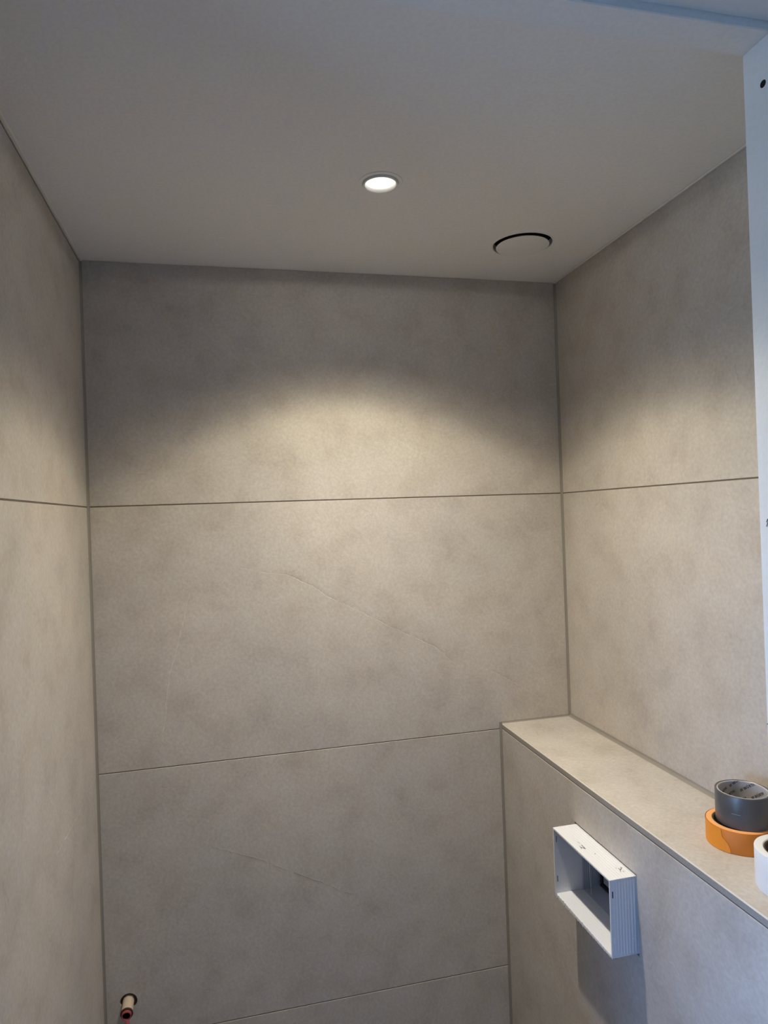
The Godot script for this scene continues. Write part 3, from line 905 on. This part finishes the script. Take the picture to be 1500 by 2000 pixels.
func patch(r: float, thick: float, outline: Array) -> ArrayMesh:
	# a strip of tape lying on a roll: rows of (degree from, degree to, height)
	var st := start()
	for i in outline.size() - 1:
		var A: Array = outline[i]
		var B: Array = outline[i + 1]
		var n := 30
		for k in n:
			var p := []
			var q := []
			for e in [[A, k], [A, k + 1], [B, k + 1], [B, k]]:
				var deg: float = lerpf(e[0][0], e[0][1], float(e[1]) / n)
				p.append(around(r + thick, deg, e[0][2]))
				q.append(around(1.0, deg, 0.0))
			tri(st, [p[0], p[1], p[2]], [q[0], q[1], q[2]])
			tri(st, [p[0], p[2], p[3]], [q[0], q[2], q[3]])
		for s in 2:
			var pa := around(r + thick, A[s], A[2])
			var pb := around(r + thick, B[s], B[2])
			quad(st, pa, pb, around(r, B[s], B[2]), around(r, A[s], A[2]), around(1.0, A[s] + (90.0 if s == 1 else -90.0), 0.0))
	return st.commit()

func build_tapes() -> void:
	# orange masking tape lying on the ledge
	var t := thing("orange_tape_roll", "roll of orange masking tape lying flat on the pale ledge top", "tape roll", Vector3(1.0890, LH, 0.6946))
	var om := grain("tape_orange", Color(0.85, 0.49, 0.14), 0.55, 0.08, 0.05, 0.15, 0.05)
	roll(t, "tape", 0.0500, 0.0405, 0.035, om)
	roll(t, "core", 0.0405, 0.0380, 0.0345, plain("card_dark", Color(0.30, 0.27, 0.24), 0.85))
	obj("loose_end", patch(0.0500, 0.0007, [[-107.0, -5.0, 0.0345], [-109.0, -5.0, 0.0228], [-114.0, -5.0, 0.0192], [-119.0, -5.0, 0.0150], [-122.5, -5.0, 0.0080], [-123.5, -5.0, 0.0006]]), grain("tape_orange_top", Color(0.93, 0.57, 0.14), 0.5, 0.08, 0.05, 0.2, 0.05), t)
	obj("tape_side", lathe_mesh([Vector2(0.0407, 0.0348), Vector2(0.0412, 0.0352), Vector2(0.0486, 0.0352), Vector2(0.0491, 0.0349)], Vector3.ZERO, Basis.IDENTITY, 96), plain("tape_side_pale", Color(0.93, 0.66, 0.40), 0.7), t)
	# silver tape standing on it
	t = thing("silver_tape_roll", "roll of silver duct tape standing on top of the orange tape roll", "tape roll", Vector3(1.0935, LH + 0.0353, 0.698))
	var gm := grain("tape_silver", Color(0.385, 0.39, 0.40), 0.36, 0.2, 0.10, 0.25, 0.03)
	gm.metallic = 0.35
	roll(t, "tape", 0.0410, 0.0378, 0.0500, gm)
	var core := roll(t, "core", 0.0378, 0.0355, 0.0500, plain("card_pale", Color(0.70, 0.69, 0.685), 0.7))
	obj("scratch", patch(0.0410, 0.0003, [[-134.0, -116.0, 0.0232], [-134.0, -116.0, 0.0238]]), plain("scratch_pale", Color(0.62, 0.64, 0.68), 0.5), t)
	obj("loose_end", patch(0.0410, 0.0005, [[20.0, 80.0, 0.0495], [18.5, 80.0, 0.0250], [20.0, 80.0, 0.0008]]), gm, t)
	# the maker's name printed in slanting rows on the inside of the core
	var f := SystemFont.new()
	f.font_names = PackedStringArray(["Droid Sans"])
	f.font_weight = 800
	var tm := TextMesh.new()
	tm.font = f
	tm.text = "WÜRTH"
	tm.font_size = 32
	tm.pixel_size = 0.0065 / 24.0
	tm.depth = 0.0002
	tm.curve_step = 1.5
	tm.horizontal_alignment = HORIZONTAL_ALIGNMENT_LEFT
	tm.vertical_alignment = VERTICAL_ALIGNMENT_CENTER
	var arr := tm.get_mesh_arrays()
	var vs: PackedVector3Array = arr[Mesh.ARRAY_VERTEX]
	var ns: PackedVector3Array = arr[Mesh.ARRAY_NORMAL]
	var ix: PackedInt32Array = arr[Mesh.ARRAY_INDEX] if arr[Mesh.ARRAY_INDEX] != null else PackedInt32Array()
	if ix.is_empty():
		for i in vs.size():
			ix.append(i)
	var width := 0.0
	for v in vs:
		width = maxf(width, v.x)
	var fit := 0.0205 / maxf(width, 0.001)
	var st := start()
	var tilt := deg_to_rad(35.0)
	var bend := func(p: Vector3, deg: float, y: float) -> Array:
		var q := Vector2(p.x * cos(tilt) - p.y * sin(tilt), p.x * sin(tilt) + p.y * cos(tilt))
		var a := deg_to_rad(deg) + q.x / 0.0355
		return [Vector3(sin(a) * (0.03535 - p.z), y + q.y, -cos(a) * (0.03535 - p.z)), a]
	for s in [[43.0, 0.0375], [70.0, 0.0285], [-29.0, 0.0270], [-7.0, 0.0210], [16.0, 0.0445], [21.0, 0.0115]]:
		for i in range(0, ix.size(), 3):
			var p := []
			var n := []
			for k in 3:
				var b: Array = bend.call(vs[ix[i + k]] * Vector3(fit, fit, 1.0), s[0], s[1])
				if b[0].y > 0.0495:
					b[0].y = 0.0495
				p.append(b[0])
				n.append(Vector3(-sin(b[1]), 0, cos(b[1])))
			tri(st, p, n)
		# the small mark in front of the name
		for k in 4:
			var c := Vector2(-0.0062 + 0.0022 * (k % 2) + 0.0005 * (k / 2), -0.0018 + 0.0020 * (k / 2))
			var q := []
			var n := Vector3.ZERO
			for e in [[0, 0], [1, 0], [1, 1], [0, 1]]:
				var b: Array = bend.call(Vector3(c.x + e[0] * 0.0017, c.y + e[1] * 0.0015, 0.0001), s[0], s[1])
				b[0].y = minf(b[0].y, 0.0495)
				q.append(b[0])
				n += Vector3(-sin(b[1]), 0, cos(b[1]))
			quad(st, q[0], q[1], q[2], q[3], n.normalized())
	obj("printed_lettering", st.commit(), plain("print_black", Color(0.07, 0.07, 0.075), 0.7), core)
	# white tape at the edge of the frame
	t = thing("white_tape_roll", "roll of white tape with a brown core at the near end of the ledge", "tape roll", Vector3(1.0610, LH, 0.8310))
	roll(t, "tape", 0.0500, 0.0380, 0.0552, grain("tape_white", Color(0.90, 0.90, 0.89), 0.45, 0.08, 0.02, 0.1, 0.05))
	roll(t, "core", 0.0380, 0.0358, 0.0545, plain("card_brown", Color(0.36, 0.30, 0.25), 0.85))

func build_pipe() -> void:
	# the water pipe left sticking out of the back wall, low in the left corner
	var t := thing("pipe_stub", "cut water pipe with red lining sticking out low in the back left corner", "pipe", Vector3(0.0512, 0.6820, 0.0))
	var fwd := Vector3(0.02, -0.10, 1.0).normalized()
	var side := Vector3.UP.cross(fwd).normalized()
	var ax := Basis(side, fwd, side.cross(fwd))
	obj("sleeve", lathe_mesh([Vector2(0.0095, -0.009), Vector2(0.0122, -0.009), Vector2(0.0124, 0.030), Vector2(0.0120, 0.0315), Vector2(0.0095, 0.0315)], Vector3.ZERO, ax, 40), plain("sleeve_cream", Color(0.80, 0.73, 0.64), 0.55), t)
	obj("collar", lathe_mesh([Vector2(0.0100, 0.0300), Vector2(0.0132, 0.0302), Vector2(0.0136, 0.0325), Vector2(0.0130, 0.0342), Vector2(0.0100, 0.0342)], Vector3.ZERO, ax, 40), plain("collar_dark", Color(0.22, 0.15, 0.14), 0.6), t)
	var red := plain("pipe_red", Color(0.62, 0.30, 0.31), 0.45)
	var pp := obj("pipe", lathe_mesh([Vector2(0.0080, 0.0), Vector2(0.0080, 0.0395), Vector2(0.0085, 0.0402), Vector2(0.0100, 0.0402), Vector2(0.0106, 0.0396), Vector2(0.0106, 0.0300)], Vector3.ZERO, ax, 40), red, t)
	obj("bore", lathe_mesh([Vector2(0.0079, 0.036), Vector2(0.0079, 0.004), Vector2(0.0, 0.004)], Vector3.ZERO, ax, 32), plain("bore_dark", Color(0.06, 0.03, 0.03), 0.8), pp)
	# the torn end of the protective tube hangs below
	var st := start()
	var c := fwd * 0.038
	tube(st, [c + Vector3(0.0005, -0.0092, 0.000), c + Vector3(0.001, -0.0125, 0.0015), c + Vector3(0.0018, -0.018, 0.0005), c + Vector3(0.0022, -0.030, -0.002), c + Vector3(0.0022, -0.042, -0.006)], 0.0046, 16)
	obj("torn_lining", st.commit(), plain("lining_pink", Color(0.72, 0.40, 0.42), 0.5), t)
